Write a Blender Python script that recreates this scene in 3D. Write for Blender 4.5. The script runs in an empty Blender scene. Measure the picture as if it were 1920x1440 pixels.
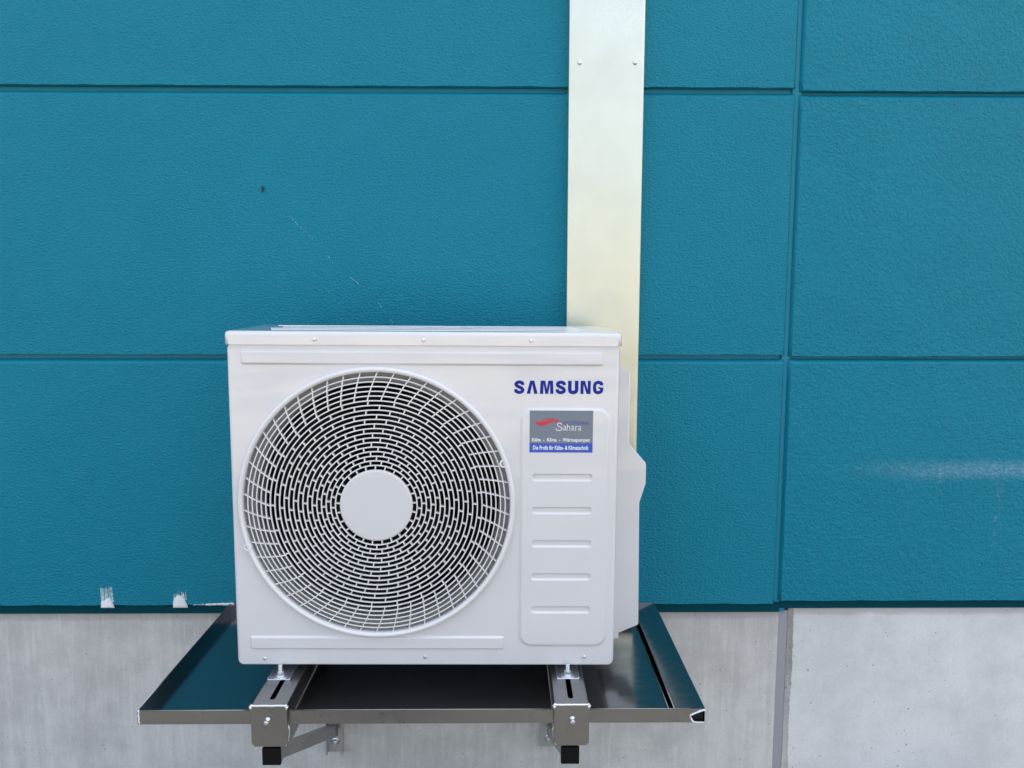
import bpy, bmesh, math, random
from mathutils import Vector, Matrix
R = math.radians
rnd = random.Random(7)
scene = bpy.context.scene
col = scene.collection

# ------------------------------------------------------------------ camera
cam_d = bpy.data.cameras.new("camera")
cam_d.sensor_width = 36.0
cam_d.lens = 36.0 * 1500 / 1920
cam_d.clip_start = 0.05
cam_d.clip_end = 3000
cam = bpy.data.objects.new("camera", cam_d)
col.objects.link(cam)
M = Matrix.Rotation(R(-0.6), 4, 'Z') @ Matrix.Rotation(R(90 - 6.77), 4, 'X') @ Matrix.Rotation(R(0.1), 4, 'Z')
cam.matrix_world = Matrix.Translation((0, -2.325, 1.6)) @ M
scene.camera = cam

# ------------------------------------------------------------------ sky and sun
SUN_EL, SUN_AZ = 62.0, 18.0        # the sun stands behind the building (+y), a little to the right
world = bpy.data.worlds.new("World")
scene.world = world
world.use_nodes = True
wn, wl = world.node_tree.nodes, world.node_tree.links
bg = wn["Background"]
sky = wn.new("ShaderNodeTexSky")
sky.sky_type = 'NISHITA'
sky.sun_disc = False
sky.sun_elevation = R(SUN_EL)
sky.sun_rotation = R(SUN_AZ)
sky.air_density = 1.0
sky.dust_density = 3.0
sky.ozone_density = 1.0
# broken white cloud, the same over the whole dome, thinning out into the haze at the horizon
def wnode(typ, **kw):
    nd = wn.new(typ)
    for k, v in kw.items():
        setattr(nd, k, v)
    return nd
def wmath(op, a, b):
    nd = wnode("ShaderNodeMath", operation=op)
    for i, v in enumerate((a, b)):
        if isinstance(v, (int, float)):
            nd.inputs[i].default_value = v
        else:
            wl.new(v, nd.inputs[i])
    return nd.outputs[0]
def wramp(v, a, b, lo, hi):
    nd = wnode("ShaderNodeMapRange", interpolation_type='SMOOTHSTEP')
    for i, x in ((1, a), (2, b), (3, lo), (4, hi)):
        nd.inputs[i].default_value = x
    wl.new(v, nd.inputs[0])
    return nd.outputs[0]
geo = wnode("ShaderNodeTexCoord")
sep = wnode("ShaderNodeSeparateXYZ")
wl.new(geo.outputs['Generated'], sep.inputs[0])
alt = wmath('ADD', wmath('MAXIMUM', sep.outputs[2], 0.0), 0.10)
comb = wnode("ShaderNodeCombineXYZ")
wl.new(wmath('DIVIDE', sep.outputs[0], alt), comb.inputs[0])
wl.new(wmath('DIVIDE', sep.outputs[1], alt), comb.inputs[1])
cn = wnode("ShaderNodeTexNoise")
cn.inputs['Scale'].default_value = 1.4
cn.inputs['Detail'].default_value = 6
cn.inputs['Roughness'].default_value = 0.55
wl.new(comb.outputs[0], cn.inputs['Vector'])
cover = wmath('MULTIPLY', wramp(cn.outputs[0], 0.42, 0.60, 0.0, 0.9), wramp(sep.outputs[2], 0.03, 0.25, 0.0, 1.0))
cmix = wnode("ShaderNodeMix", data_type='RGBA')
wl.new(cover, cmix.inputs[0])
wl.new(sky.outputs[0], cmix.inputs[6])
cmix.inputs[7].default_value = (5.8, 5.75, 5.75, 1)
wl.new(cmix.outputs[2], bg.inputs[0])
bg.inputs[1].default_value = 0.15
sun_d = bpy.data.lights.new("sun", 'SUN')
sun_d.energy = 5.0
sun_d.angle = R(0.5)
sun_d.color = (1.0, 0.94, 0.84)
sun = bpy.data.objects.new("sun", sun_d)
col.objects.link(sun)
to_sun = Vector((math.sin(R(SUN_AZ)) * math.cos(R(SUN_EL)), math.cos(R(SUN_AZ)) * math.cos(R(SUN_EL)), math.sin(R(SUN_EL))))
sun.rotation_euler = to_sun.to_track_quat('Z', 'Y').to_euler()

scene.view_settings.view_transform = 'Standard'
scene.view_settings.look = 'None'
scene.view_settings.gamma = 1.0
scene.view_settings.use_curve_mapping = False
scene.view_settings.exposure = 1.40

# ------------------------------------------------------------------ materials
class NT:
    def __init__(s, name):
        s.m = bpy.data.materials.new(name)
        s.m.use_nodes = True
        s.t = s.m.node_tree
        s.b = s.t.nodes["Principled BSDF"]
        s.co = None
    def n(s, typ, **kw):
        nd = s.t.nodes.new(typ)
        for k, v in kw.items():
            setattr(nd, k, v)
        return nd
    def l(s, a, b):
        s.t.links.new(a, b)
    def set(s, **kw):
        for k, v in kw.items():
            inp = s.b.inputs[k.replace('_', ' ')]
            inp.default_value = (*v, 1) if isinstance(v, tuple) and len(v) == 3 else v
        return s
    def coord(s, scale=(1, 1, 1), loc=(0, 0, 0), kind='Object'):
        if s.co is None:
            s.co = s.n("ShaderNodeTexCoord")
        mp = s.n("ShaderNodeMapping")
        mp.inputs['Scale'].default_value = scale
        mp.inputs['Location'].default_value = loc
        s.l(s.co.outputs[kind], mp.inputs[0])
        return mp.outputs[0]
    def noise(s, scale, detail=3, rough=0.5, sc=(1, 1, 1), loc=(0, 0, 0), dist=0.0):
        nd = s.n("ShaderNodeTexNoise")
        nd.inputs['Scale'].default_value = scale
        nd.inputs['Detail'].default_value = detail
        nd.inputs['Roughness'].default_value = rough
        nd.inputs['Distortion'].default_value = dist
        s.l(s.coord(sc, loc), nd.inputs['Vector'])
        return nd.outputs[0]
    def ramp(s, fac, a, b, lo=0.0, hi=1.0):
        mr = s.n("ShaderNodeMapRange")
        mr.interpolation_type = 'SMOOTHSTEP'
        mr.inputs[1].default_value, mr.inputs[2].default_value = a, b
        mr.inputs[3].default_value, mr.inputs[4].default_value = lo, hi
        s.l(fac, mr.inputs[0])
        return mr.outputs[0]
    def math(s, op, a, b=None):
        nd = s.n("ShaderNodeMath", operation=op)
        for i, v in enumerate((a, b)):
            if v is None:
                continue
            if isinstance(v, (int, float)):
                nd.inputs[i].default_value = v
            else:
                s.l(v, nd.inputs[i])
        return nd.outputs[0]
    def mix(s, fac, a, b, blend='MIX'):
        nd = s.n("ShaderNodeMix", data_type='RGBA', blend_type=blend)
        for i, v in ((0, fac), (6, a), (7, b)):
            if isinstance(v, (int, float)):
                nd.inputs[i].default_value = v
            elif isinstance(v, tuple):
                nd.inputs[i].default_value = (*v, 1)
            else:
                s.l(v, nd.inputs[i])
        return nd.outputs[2]
    def bump(s, h, strength=0.3, dist=0.002, prev=None):
        nd = s.n("ShaderNodeBump")
        nd.inputs['Strength'].default_value = strength
        nd.inputs['Distance'].default_value = dist
        s.l(h, nd.inputs['Height'])
        if prev is not None:
            s.l(prev, nd.inputs['Normal'])
        return nd.outputs[0]
    def color(s, c):
        s.l(c, s.b.inputs['Base Color'])
    def rough(s, c):
        s.l(c, s.b.inputs['Roughness'])
    def normal(s, c):
        s.l(c, s.b.inputs['Normal'])
    def xyz(s):
        sp = s.n("ShaderNodeSeparateXYZ")
        s.l(s.coord(), sp.inputs[0])
        return sp.outputs

MAT = {}

# teal scraped render
def teal(key, coarse, scuff=False):
    t = NT(key)
    a = t.noise(155 if not coarse else 135, 3, 0.55, sc=(0.8, 1, 1.2) if not coarse else (1, 1, 1), dist=0.35)
    b = t.noise(60, 2, 0.5, sc=(0.7, 1, 1.2), loc=(3, 1, 2))
    big = t.noise(2.2, 4, 0.6)
    area = t.ramp(t.noise(9, 2), 0.35, 0.65, 0.75, 1.0)
    h = t.math('ADD', t.math('MULTIPLY', t.ramp(a, 0.33, 0.67), area), t.math('MULTIPLY', b, 0.35))
    base = t.mix(t.ramp(big, 0.3, 0.7), (0.0008, 0.196, 0.290), (0.001, 0.207, 0.305))
    base = t.mix(t.ramp(a, 0.25, 0.5, 0.38, 0.0), base, (0.0008, 0.135, 0.205))
    spk = t.noise(420, 1, 0.5, loc=(9, 4, 2))
    rare = t.ramp(t.noise(14, 1, 0.5, loc=(5, 5, 1)), 0.60, 0.72)
    base = t.mix(t.math('MULTIPLY', t.ramp(spk, 0.73, 0.78), t.math('MULTIPLY', rare, 0.7)), base, (0.35, 0.55, 0.62))
    if scuff:   # pale rubbed band and dusty runs on the low right panel
        x, y, z = t.xyz()
        zc = t.math('SUBTRACT', t.math('ADD', z, t.math('MULTIPLY', t.noise(3, 2), 0.03)), 1.088)
        g = t.math('SUBTRACT', 1.0, t.ramp(t.math('ABSOLUTE', zc), 0.000, 0.042))
        g = t.math('MULTIPLY', g, t.ramp(x, 0.95, 1.40))
        st = t.ramp(t.noise(26, 3, 0.6, sc=(1, 1, 0.06)), 0.52, 0.72)
        fade = t.math('MULTIPLY', t.ramp(z, 0.74, 0.95), t.math('SUBTRACT', 1.0, t.ramp(z, 1.06, 1.10)))
        st = t.math('MULTIPLY', t.math('MULTIPLY', st, fade), t.ramp(x, 1.15, 1.35))
        st = t.math('MULTIPLY', st, t.ramp(a, 0.45, 0.65))
        m = t.math('ADD', t.math('MULTIPLY', t.math('MULTIPLY', g, t.ramp(a, 0.3, 0.7, 0.35, 1.0)), 0.42), t.math('MULTIPLY', st, 0.9))
        base = t.mix(m, base, (0.30, 0.46, 0.62))
    t.color(base)
    t.set(Roughness=0.32)
    t.b.inputs['Specular IOR Level'].default_value = 0.22
    t.normal(t.bump(h, 0.60 if not coarse else 0.72, 0.0036))
    MAT[key] = t.m
teal('teal', False)
teal('teal_coarse', True)
teal('teal_scuffed', True, True)
t = NT('teal_smooth')
t.color(t.mix(t.ramp(t.noise(6, 3), 0.3, 0.7), (0.0008, 0.196, 0.290), (0.001, 0.207, 0.305)))
t.set(Roughness=0.5)
t.b.inputs['Specular IOR Level'].default_value = 0.4
t.normal(t.bump(t.noise(40, 2), 0.15, 0.002))
MAT['teal_smooth'] = t.m

# concrete
def concrete(key, dark, light, streaky, topz):
    t = NT(key)
    big = t.noise(2.6, 5, 0.62)
    mid = t.noise(11, 5, 0.65, loc=(4, 0, 1))
    fine = t.noise(130, 3, 0.6)
    stre = t.noise(26, 4, 0.65, sc=(1.0, 1, 0.07), loc=(1, 2, 0))
    stre2 = t.noise(75, 3, 0.6, sc=(1.0, 1, 0.09), loc=(8, 2, 0))
    f = t.math('ADD', t.math('MULTIPLY', big, 0.55), t.math('MULTIPLY', mid, 0.45))
    c = t.mix(t.ramp(f, 0.40, 0.60), dark, light)
    c = t.mix(t.math('MULTIPLY', t.ramp(stre, 0.35, 0.70), 0.42 * streaky), c, tuple(v * 0.72 for v in dark))
    c = t.mix(t.math('MULTIPLY', t.ramp(stre2, 0.50, 0.75), 0.50 * streaky), c, tuple(min(1, v * 1.18) for v in light))
    c = t.mix(t.ramp(fine, 0.25, 0.75, 0.16, 0.0), c, tuple(v * 0.5 for v in dark))
    # small dark air holes and flecks
    pit = t.noise(85, 1, 0.4, loc=(2, 7, 3))
    c = t.mix(t.ramp(t.math('ADD', pit, t.math('MULTIPLY', t.noise(7, 2, loc=(1, 1, 8)), 0.25)), 0.86, 0.90, 0.0, 0.6), c, (0.10, 0.10, 0.11))
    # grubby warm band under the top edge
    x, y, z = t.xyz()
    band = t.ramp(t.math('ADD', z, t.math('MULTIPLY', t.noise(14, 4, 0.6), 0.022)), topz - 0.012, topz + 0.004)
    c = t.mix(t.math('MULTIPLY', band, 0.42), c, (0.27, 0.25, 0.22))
    t.color(c)
    t.set(Roughness=0.82)
    h = t.math('ADD', t.math('MULTIPLY', fine, 0.5), t.math('MULTIPLY', stre2, 0.6))
    h = t.math('SUBTRACT', h, t.ramp(pit, 0.73, 0.78))
    t.normal(t.bump(h, 0.35, 0.0012))
    MAT[key] = t.m
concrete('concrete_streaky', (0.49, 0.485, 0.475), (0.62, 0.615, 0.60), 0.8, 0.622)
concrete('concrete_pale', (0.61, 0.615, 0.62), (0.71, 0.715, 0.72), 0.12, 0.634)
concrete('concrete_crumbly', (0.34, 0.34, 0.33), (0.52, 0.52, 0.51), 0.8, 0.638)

def simple(key, c, rough=0.5, metal=0.0, **kw):
    t = NT(key)
    t.set(Base_Color=c, Roughness=rough, Metallic=metal, **kw)
    MAT[key] = t.m
    return t

# white powder-coated sheet
def white_paint(key, c, r=0.24):
    t = NT(key)
    v = t.noise(5, 3)
    t.color(t.mix(t.ramp(v, 0.3, 0.7), c, tuple(x * 0.975 for x in c)))
    t.set(Roughness=r)
    t.b.inputs['Specular IOR Level'].default_value = 0.5
    t.b.inputs['Coat Weight'].default_value = 0.85
    t.b.inputs['Coat Roughness'].default_value = 0.03
    n1 = t.bump(t.noise(4.5, 2, 0.5), 0.10, 0.02)
    t.normal(t.bump(t.noise(420, 1), 0.04, 0.0006, n1))
    MAT[key] = t.m
white_paint('white_paint', (0.67, 0.67, 0.685))
t = NT('white_lid')
t.set(Base_Color=(0.70, 0.70, 0.71), Roughness=0.2)
t.b.inputs['Coat Weight'].default_value = 1.0
t.b.inputs['Coat Roughness'].default_value = 0.03
t.normal(t.bump(t.noise(3.0, 2, 0.5), 0.05, 0.02))
MAT['white_lid'] = t.m
white_paint('white_grille', (0.72, 0.72, 0.725), 0.38)
white_paint('white_cover', (0.66, 0.655, 0.665), 0.45)
simple('bell_grey', (0.40, 0.395, 0.385), 0.55)
simple('black_inside', (0.004, 0.004, 0.005), 0.6)
simple('underside', (0.018, 0.023, 0.036), 0.5)
simple('fan_black', (0.006, 0.0065, 0.007), 0.5, **{'Specular IOR Level': 0.12})
simple('rubber', (0.004, 0.004, 0.005), 0.6, **{'Specular IOR Level': 0.15})
simple('blue_print', (0.004, 0.018, 0.26), 0.35, **{'Specular IOR Level': 0.2})
simple('sticker_grey', (0.165, 0.20, 0.25), 0.34)
simple('sticker_blue', (0.025, 0.085, 0.48), 0.34)
simple('sticker_ink_blue', (0.06, 0.10, 0.33), 0.34)
simple('sticker_white', (0.80, 0.81, 0.82), 0.36)
simple('sticker_red', (0.56, 0.030, 0.055), 0.36)
simple('sealant_white', (0.78, 0.79, 0.80), 0.4)
simple('sealant_grey', (0.31, 0.31, 0.34), 0.55)
simple('joint_shade', (0.001, 0.055, 0.075), 0.85, **{'Specular IOR Level': 0.1})  # dark teal that paints the shade below the panels
simple('plaster', (0.72, 0.72, 0.73), 0.8)
simple('scratch', (0.20, 0.46, 0.56), 0.7)
simple('plaster_thin', (0.32, 0.55, 0.62), 0.8)
simple('dark_speck', (0.03, 0.04, 0.045), 0.8)

# brushed stainless sheet
def steel(key, c, r0, r1, stretch, dents=0.06):
    t = NT(key)
    g = t.noise(60, 3, 0.6, sc=stretch)
    big = t.noise(7, 3)
    t.color(t.mix(t.ramp(big, 0.3, 0.7), c, tuple(x * 0.9 for x in c)))
    t.rough(t.ramp(t.math('ADD', t.math('MULTIPLY', g, 0.6), t.math('MULTIPLY', big, 0.4)), 0.3, 0.7, r0, r1))
    t.set(Metallic=1.0)
    n1 = t.bump(t.noise(5, 2), dents, 0.02)
    t.normal(t.bump(g, 0.03, 0.0008, n1))
    MAT[key] = t.m
steel('steel_tray', (0.32, 0.32, 0.33), 0.13, 0.24, (0.05, 1, 1))
steel('steel_arm', (0.355, 0.35, 0.35), 0.26, 0.38, (1, 0.06, 1))
steel('weld', (0.86, 0.87, 0.88), 0.25, 0.4, (1, 1, 1), 0.3)
steel('zinc', (0.76, 0.79, 0.83), 0.22, 0.36, (1, 1, 1), 0.02)

simple('rail_zinc', (0.55, 0.57, 0.60), 0.42, 1.0)

# galvanised duct sheet
t = NT('galvanised')
sp = t.n("ShaderNodeTexVoronoi")
sp.inputs['Scale'].default_value = 110
t.l(t.coord((1, 1, 0.8)), sp.inputs['Vector'])
spc = t.n("ShaderNodeRGBToBW")
t.l(sp.outputs['Color'], spc.inputs[0])
big = t.noise(4, 4, 0.6)
t.color(t.mix(t.ramp(big, 0.3, 0.7), (0.65, 0.655, 0.56), (0.60, 0.615, 0.53)))
t.rough(t.math('ADD', t.ramp(big, 0.3, 0.7, 0.24, 0.36), t.math('MULTIPLY', spc.outputs[0], 0.06)))
t.set(Metallic=1.0)
t.normal(t.bump(t.noise(3.0, 2), 0.12, 0.03))
MAT['galvanised'] = t.m

# yard in front of the building: asphalt with paler gravelly areas
t = NT('yard')
f = t.ramp(t.noise(0.42, 4, 0.6), 0.45, 0.52)
c = t.mix(f, (0.12, 0.115, 0.108), (0.52, 0.44, 0.33))
c = t.mix(t.ramp(t.noise(30, 4, 0.7), 0.3, 0.7, 0.35, 0.0), c, (0.05, 0.05, 0.05))
t.color(c)
t.set(Roughness=0.9)
t.normal(t.bump(t.noise(60, 3), 0.5, 0.01))
MAT['yard'] = t.m

# ------------------------------------------------------------------ mesh helpers
def rrect(x0, z0, x1, z1, r, n=6):
    """rounded rectangle, counter-clockwise in (x, z)"""
    pts = []
    for cx, cz, a0 in ((x1 - r, z0 + r, -90), (x1 - r, z1 - r, 0), (x0 + r, z1 - r, 90), (x0 + r, z0 + r, 180)):
        for i in range(n + 1):
            a = R(a0 + 90 * i / n)
            pts.append((cx + r * math.cos(a), cz + r * math.sin(a)))
    return pts
def circle(cx, cz, r, n=96):
    return [(cx + r * math.cos(2 * math.pi * i / n), cz + r * math.sin(2 * math.pi * i / n)) for i in range(n)]

class B:
    def __init__(s):
        s.bm = bmesh.new()
    def loop(s, pts):
        return [s.bm.verts.new(p) for p in pts]
    def lxz(s, pts, y):
        return s.loop([(p[0], y, p[1]) for p in pts])
    def lxy(s, pts, z):
        return s.loop([(p[0], p[1], z) for p in pts])
    def bridge(s, a, b, smooth=True, closed=True):
        n = len(a)
        for i in range(n if closed else n - 1):
            j = (i + 1) % n
            f = s.bm.faces.new((a[i], a[j], b[j], b[i]))
            f.smooth = smooth
    def face(s, vs, smooth=False):
        f = s.bm.faces.new(vs)
        f.smooth = smooth
        return f
    def fill(s, loops, normal):
        ed = []
        for lp in loops:
            for i in range(len(lp)):
                a, b = lp[i], lp[(i + 1) % len(lp)]
                e = s.bm.edges.get((a, b)) or s.bm.edges.new((a, b))
                ed.append(e)
        r = bmesh.ops.triangle_fill(s.bm, use_beauty=True, use_dissolve=False, edges=ed, normal=normal)
        nv = Vector(normal)
        for g in r['geom']:
            if isinstance(g, bmesh.types.BMFace):
                g.normal_update()
                if g.normal.dot(nv) < 0:
                    g.normal_flip()
    def box(s, x0, x1, y0, y1, z0, z1, bev=0.0, seg=2, mat=None):
        v = [s.bm.verts.new((x, y, z)) for x in (x0, x1) for y in (y0, y1) for z in (z0, z1)]
        if mat is not None:
            for k in v:
                k.co = mat @ k.co
        fs = [(0, 1, 3, 2), (4, 6, 7, 5), (0, 4, 5, 1), (2, 3, 7, 6), (0, 2, 6, 4), (1, 5, 7, 3)]
        faces = [s.bm.faces.new([v[i] for i in f]) for f in fs]
        if bev > 0:
            ed = list({e for f in faces for e in f.edges})
            bmesh.ops.bevel(s.bm, geom=ed, offset=bev, segments=seg, profile=0.5, affect='EDGES', clamp_overlap=True)
        return faces
    def tube(s, pts, r, n=8, cap=True):
        pts = [Vector(p) for p in pts]
        rings = []
        for i, p in enumerate(pts):
            d = (pts[min(i + 1, len(pts) - 1)] - pts[max(i - 1, 0)]).normalized()
            up = Vector((0, 0, 1)) if abs(d.z) < 0.9 else Vector((0, 1, 0))
            a = d.cross(up).normalized()
            b = d.cross(a).normalized()
            rr = r[i] if isinstance(r, (list, tuple)) else r
            rings.append(s.loop([p + rr * (math.cos(2 * math.pi * k / n) * a + math.sin(2 * math.pi * k / n) * b) for k in range(n)]))
        for i in range(len(rings) - 1):
            s.bridge(rings[i], rings[i + 1])
        if cap:
            s.face(rings[0][::-1])
            s.face(rings[-1])
    def lathe(s, cx, cz, prof, n=96, smooth=True, cap_last=False):
        """profile [(r, y)] turned about the y axis through (cx, cz)"""
        loops = [s.lxz(circle(cx, cz, r, n), y) for r, y in prof]
        for i in range(len(loops) - 1):
            s.bridge(loops[i], loops[i + 1], smooth)
        if cap_last:
            s.face(loops[-1])
        return loops
    def done(s, name, mat, parent=None, loc=(0, 0, 0), rot=None, recalc=False):
        if recalc:          # consistent winding, the big sheets facing the front
            bmesh.ops.recalc_face_normals(s.bm, faces=s.bm.faces)
            if sum(f.normal.y * f.calc_area() for f in s.bm.faces if abs(f.normal.y) > 0.95) > 0:
                bmesh.ops.reverse_faces(s.bm, faces=s.bm.faces)
        me = bpy.data.meshes.new(name)
        s.bm.to_mesh(me)
        s.bm.free()
        me.materials.append(MAT[mat])
        o = bpy.data.objects.new(name, me)
        col.objects.link(o)
        o.location = loc
        if rot:
            o.rotation_euler = rot
        o.parent = parent
        return o

def thing(name, label, cat, loc=(0, 0, 0), rot=(0, 0, 0), group=None):
    o = bpy.data.objects.new(name, None)
    col.objects.link(o)
    o.location = loc
    o.rotation_euler = rot
    o.empty_display_size = 0.1
    o['label'] = label
    o['category'] = cat
    if group:
        o['group'] = group
    return o
def copy_part(o, parent, loc):
    c = o.copy()
    col.objects.link(c)
    c.parent = parent
    c.location = loc
    return c

# ------------------------------------------------------------------ ground
b = B()
b.face(b.loop([(-400, -600, 0), (400, -600, 0), (400, 400, 0), (-400, 400, 0)]))
g = b.done('ground', 'yard')
g['kind'] = 'structure'

# ------------------------------------------------------------------ building
bld = thing('building', 'building with teal rendered wall panels above a pale concrete plinth', 'building')
FY = -0.026      # face of the panels; the joints lie 22 mm deeper, the concrete at y = 0
KF = 0.9965
def on_face(b_):
    for v in b_.bm.verts:
        v.co.x *= KF
        v.co.z = 1.6 + (v.co.z - 1.6) * KF
    return b_
b = B()
b.box(-9.0, 0.8520, -0.004, 7.5, 0.6295, 10.7)
b.box(0.8520, 9.0, -0.004, 7.5, 0.6415, 10.7)
b.box(0.8075, 0.8345, -0.0135, -0.0045, 0.6640, 10.69, 0.003, 2)
b.done('wall_core', 'teal_smooth', bld)

def seg(a, bb, n):
    return [(a[0] + (bb[0] - a[0]) * i / n, a[1] + (bb[1] - a[1]) * i / n) for i in range(n)]
def panel(x0, z0, x1, z1, mat, detail=True):
    nx, nz = (int((x1 - x0) / 0.014), int((z1 - z0) / 0.03)) if detail else (4, 2)
    front = seg((x0, z0), (x1, z0), nx) + seg((x1, z0), (x1, z1), nz) + seg((x1, z1), (x0, z1), nx) + seg((x0, z1), (x0, z0), nz)
    back, mid = [], []
    for i, (x, z) in enumerate(front):
        on_b = z < z0 + 1e-6
        on_t = z > z1 - 1e-6
        on_l = x < x0 + 1e-6
        on_r = x > x1 - 1e-6
        dx = (0.008 if on_r else 0) - (0.008 if on_l else 0)
        dz = (0.0125 if on_t else 0) - (0.0015 if on_b else 0)
        j = rnd.uniform(-1, 1)
        if detail:
            if on_b:
                front[i] = (x, z + 0.0007 * j + 0.0006 * math.sin(x * 31))
            elif on_t:
                front[i] = (x, z + 0.0005 * j)
            else:
                front[i] = (x + 0.0006 * j, z)
        back.append((x + dx, z + dz))
        mid.append((front[i][0] + dx * 0.18, front[i][1] + dz * 0.12))
    b = B()
    lf = b.lxz(front, FY)
    lm = b.lxz(mid, FY + 0.0014)
    lb = b.lxz(back, FY + 0.0125)
    lw = b.lxz(back, -0.0041)
    b.fill([lf], (0, -1, 0))
    b.bridge(lm, lf, True)
    nf = len(b.bm.faces)
    b.bridge(lb, lm, True)
    b.bridge(lw, lb, False)
    for i, f in enumerate(b.bm.faces):
        f.material_index = 1 if i >= nf else 0
    o = on_face(b).done('facade_panel', mat, bld, recalc=True)
    o.data.materials.append(MAT['teal_smooth'])
    return o

L_rows = [(0.660, 1.385), (1.412, 2.133), (2.160, 2.885), (2.912, 3.637)]
R_rows = [(0.669, 1.386), (1.408, 2.130), (2.152, 2.880), (2.907, 3.632)]
pl = [panel(-3.4, z0, 0.8100, z1, 'teal', i < 3) for i, (z0, z1) in enumerate(L_rows)]
pr = [panel(0.8365, z0, 4.9, z1, 'teal_scuffed' if i == 0 else 'teal_coarse', i < 3) for i, (z0, z1) in enumerate(R_rows)]
for z0, z1 in L_rows:
    panel(-7.4, z0, -3.427, z1, 'teal', False)
pl[0]['label'] = 'low teal panel with white plaster smears on its bottom edge'
pl[1]['label'] = 'teal panel with a broken pale scratch and a dark speck'
pr[0]['label'] = 'low teal panel with a pale rubbed streak'

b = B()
b.box(-9.0, 0.8350, -0.0075, -0.0042, 0.6297, 0.6590)  # added dark strip painting the shadow line under the panel overhang
b.done('joint_shade_strip', 'joint_shade', bld)
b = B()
b.box(0.8355, 9.0, -0.0075, -0.0042, 0.6417, 0.6680)  # same painted shadow line under the right-hand panels
b.done('joint_shade_strip', 'joint_shade', bld)
# concrete plinth: streaky slab, sealed joint, paler slab with a crumbly arris
b = B()
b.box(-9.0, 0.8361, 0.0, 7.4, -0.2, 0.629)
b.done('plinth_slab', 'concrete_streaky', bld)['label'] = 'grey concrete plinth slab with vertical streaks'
b = B()
b.box(0.8361, 0.8668, 0.007, 0.3, -0.2, 0.6290, 0.0)
b.done('joint_sealant', 'sealant_grey', bld)
b = B()
zs = [-0.2 + 0.8410 * i / 150 for i in range(151)]
front = [(0.8835 + 0.0016 * math.sin(z * 17) + rnd.uniform(-0.0016, 0.0016), z) for z in zs]
edge = [(0.8668 + rnd.uniform(-0.0003, 0.0012), z) for z in zs]
lf = b.lxz(front, 0.0005)
far = b.lxz([(9.0, z) for z in zs], 0.0005)
b.bridge(lf, far, False, False)
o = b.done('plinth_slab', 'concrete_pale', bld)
o['label'] = 'pale bluish concrete plinth slab right of the joint'
b = B()
l1 = b.lxz(front, 0.0005)
l2 = b.lxz([((p[0] * 0.45 + q[0] * 0.55) + rnd.uniform(-0.001, 0.001), q[1]) for p, q in zip(front, edge)], 0.004)
l3 = b.lxz(edge, 0.006)
l4 = b.lxz(edge, 0.3)
b.bridge(l2, l1, False, False)
b.bridge(l3, l2, False, False)
b.bridge(l4, l3, False, False)
b.done('slab_edge', 'concrete_crumbly', bld)
b = B()
b.face(b.loop([(0.8670, 0.0005, 0.6410), (9.0, 0.0005, 0.6410), (9.0, 0.3, 0.6410), (0.8670, 0.3, 0.6410)]))
b.done('slab_top', 'concrete_pale', bld)

# plaster smears on the bottom edge of the low panel
def smear(x0, x1, zb, zt, ztop, streaks, seed):
    rr = random.Random(seed)
    b = B()
    n, m = 22, 9
    grid = []
    for i in range(n + 1):
        u = i / n
        x = x0 + (x1 - x0) * u
        top = zt + 0.004 * math.sin(u * 7 + seed) + rr.uniform(-0.003, 0.003) - 0.020 * abs(u - 0.42) ** 3 * 8
        row = []
        for k in range(m + 1):
            w = k / m
            z = zb + (top - zb) * w
            hgt = 0.0075 * math.sin(math.pi * min(1, max(0.02, u * 0.96 + 0.02))) ** 0.5 * (1 - w) ** 0.7 + rr.uniform(-0.0008, 0.0008)
            if i in (0, n) or k == m:
                hgt = -0.0012
            if k == 0:
                hgt = 0.0015
            row.append(b.bm.verts.new((x + rr.uniform(-0.0006, 0.0006), FY - 0.0004 - hgt, z)))
        grid.append(row)
    for i in range(n):
        b.bridge(grid[i], grid[i + 1], True, False)
    for i in range(streaks):           # thin runs dragged upwards by the trowel
        x = x0 + (x1 - x0) * rr.uniform(0.05, 0.97)
        z = zt - 0.012
        top = ztop - abs(rr.gauss(0, 0.010))
        while z < top:
            ln = rr.uniform(0.003, 0.012)
            w = rr.uniform(0.0003, 0.0011) * (1.3 - 0.6 * (z - zt) / (ztop - zt + 1e-6))
            xx = x + rr.uniform(-0.0008, 0.0008)
            y = FY - 0.0011 - 0.00002 * i - rr.uniform(0, 0.00001)
            fs = b.face(b.loop([(xx - w, y, z), (xx + w, y, z), (xx + w * 0.4, y, z + ln), (xx - w * 0.5, y, z + ln)]))
            fs.material_index = 1 if rr.random() < 0.75 else 0
            z += ln + max(0, rr.gauss(0.0015, 0.0025))
    o = on_face(b).done('plaster_smear', 'plaster', bld)
    o.data.materials.append(MAT['plaster_thin'])
    return o
smear(-1.2025, -1.1630, 0.6525, 0.683, 0.716, 46, 3)
smear(-0.9880, -0.9440, 0.6525, 0.689, 0.702, 22, 11)
b = B()
rr = random.Random(5)
for i in range(60):                    # crumbs of plaster along the edge by the tray
    u = rr.random() ** 0.55
    x = -0.93 + 0.118 * u
    w = rr.uniform(0.0015, 0.006) * (0.4 + u)
    h = rr.uniform(0.0012, 0.0035) * (0.35 + u * 0.9)
    z = 0.6605 + 0.003 * u + rr.uniform(-0.001, 0.001)
    b.box(x - w, x + w, FY - 0.001 - h * 0.6, FY + 0.001, z - h, z + h, h * 0.5, 1)
on_face(b).done('plaster_smear', 'plaster', bld)['kind'] = 'stuff'
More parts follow.
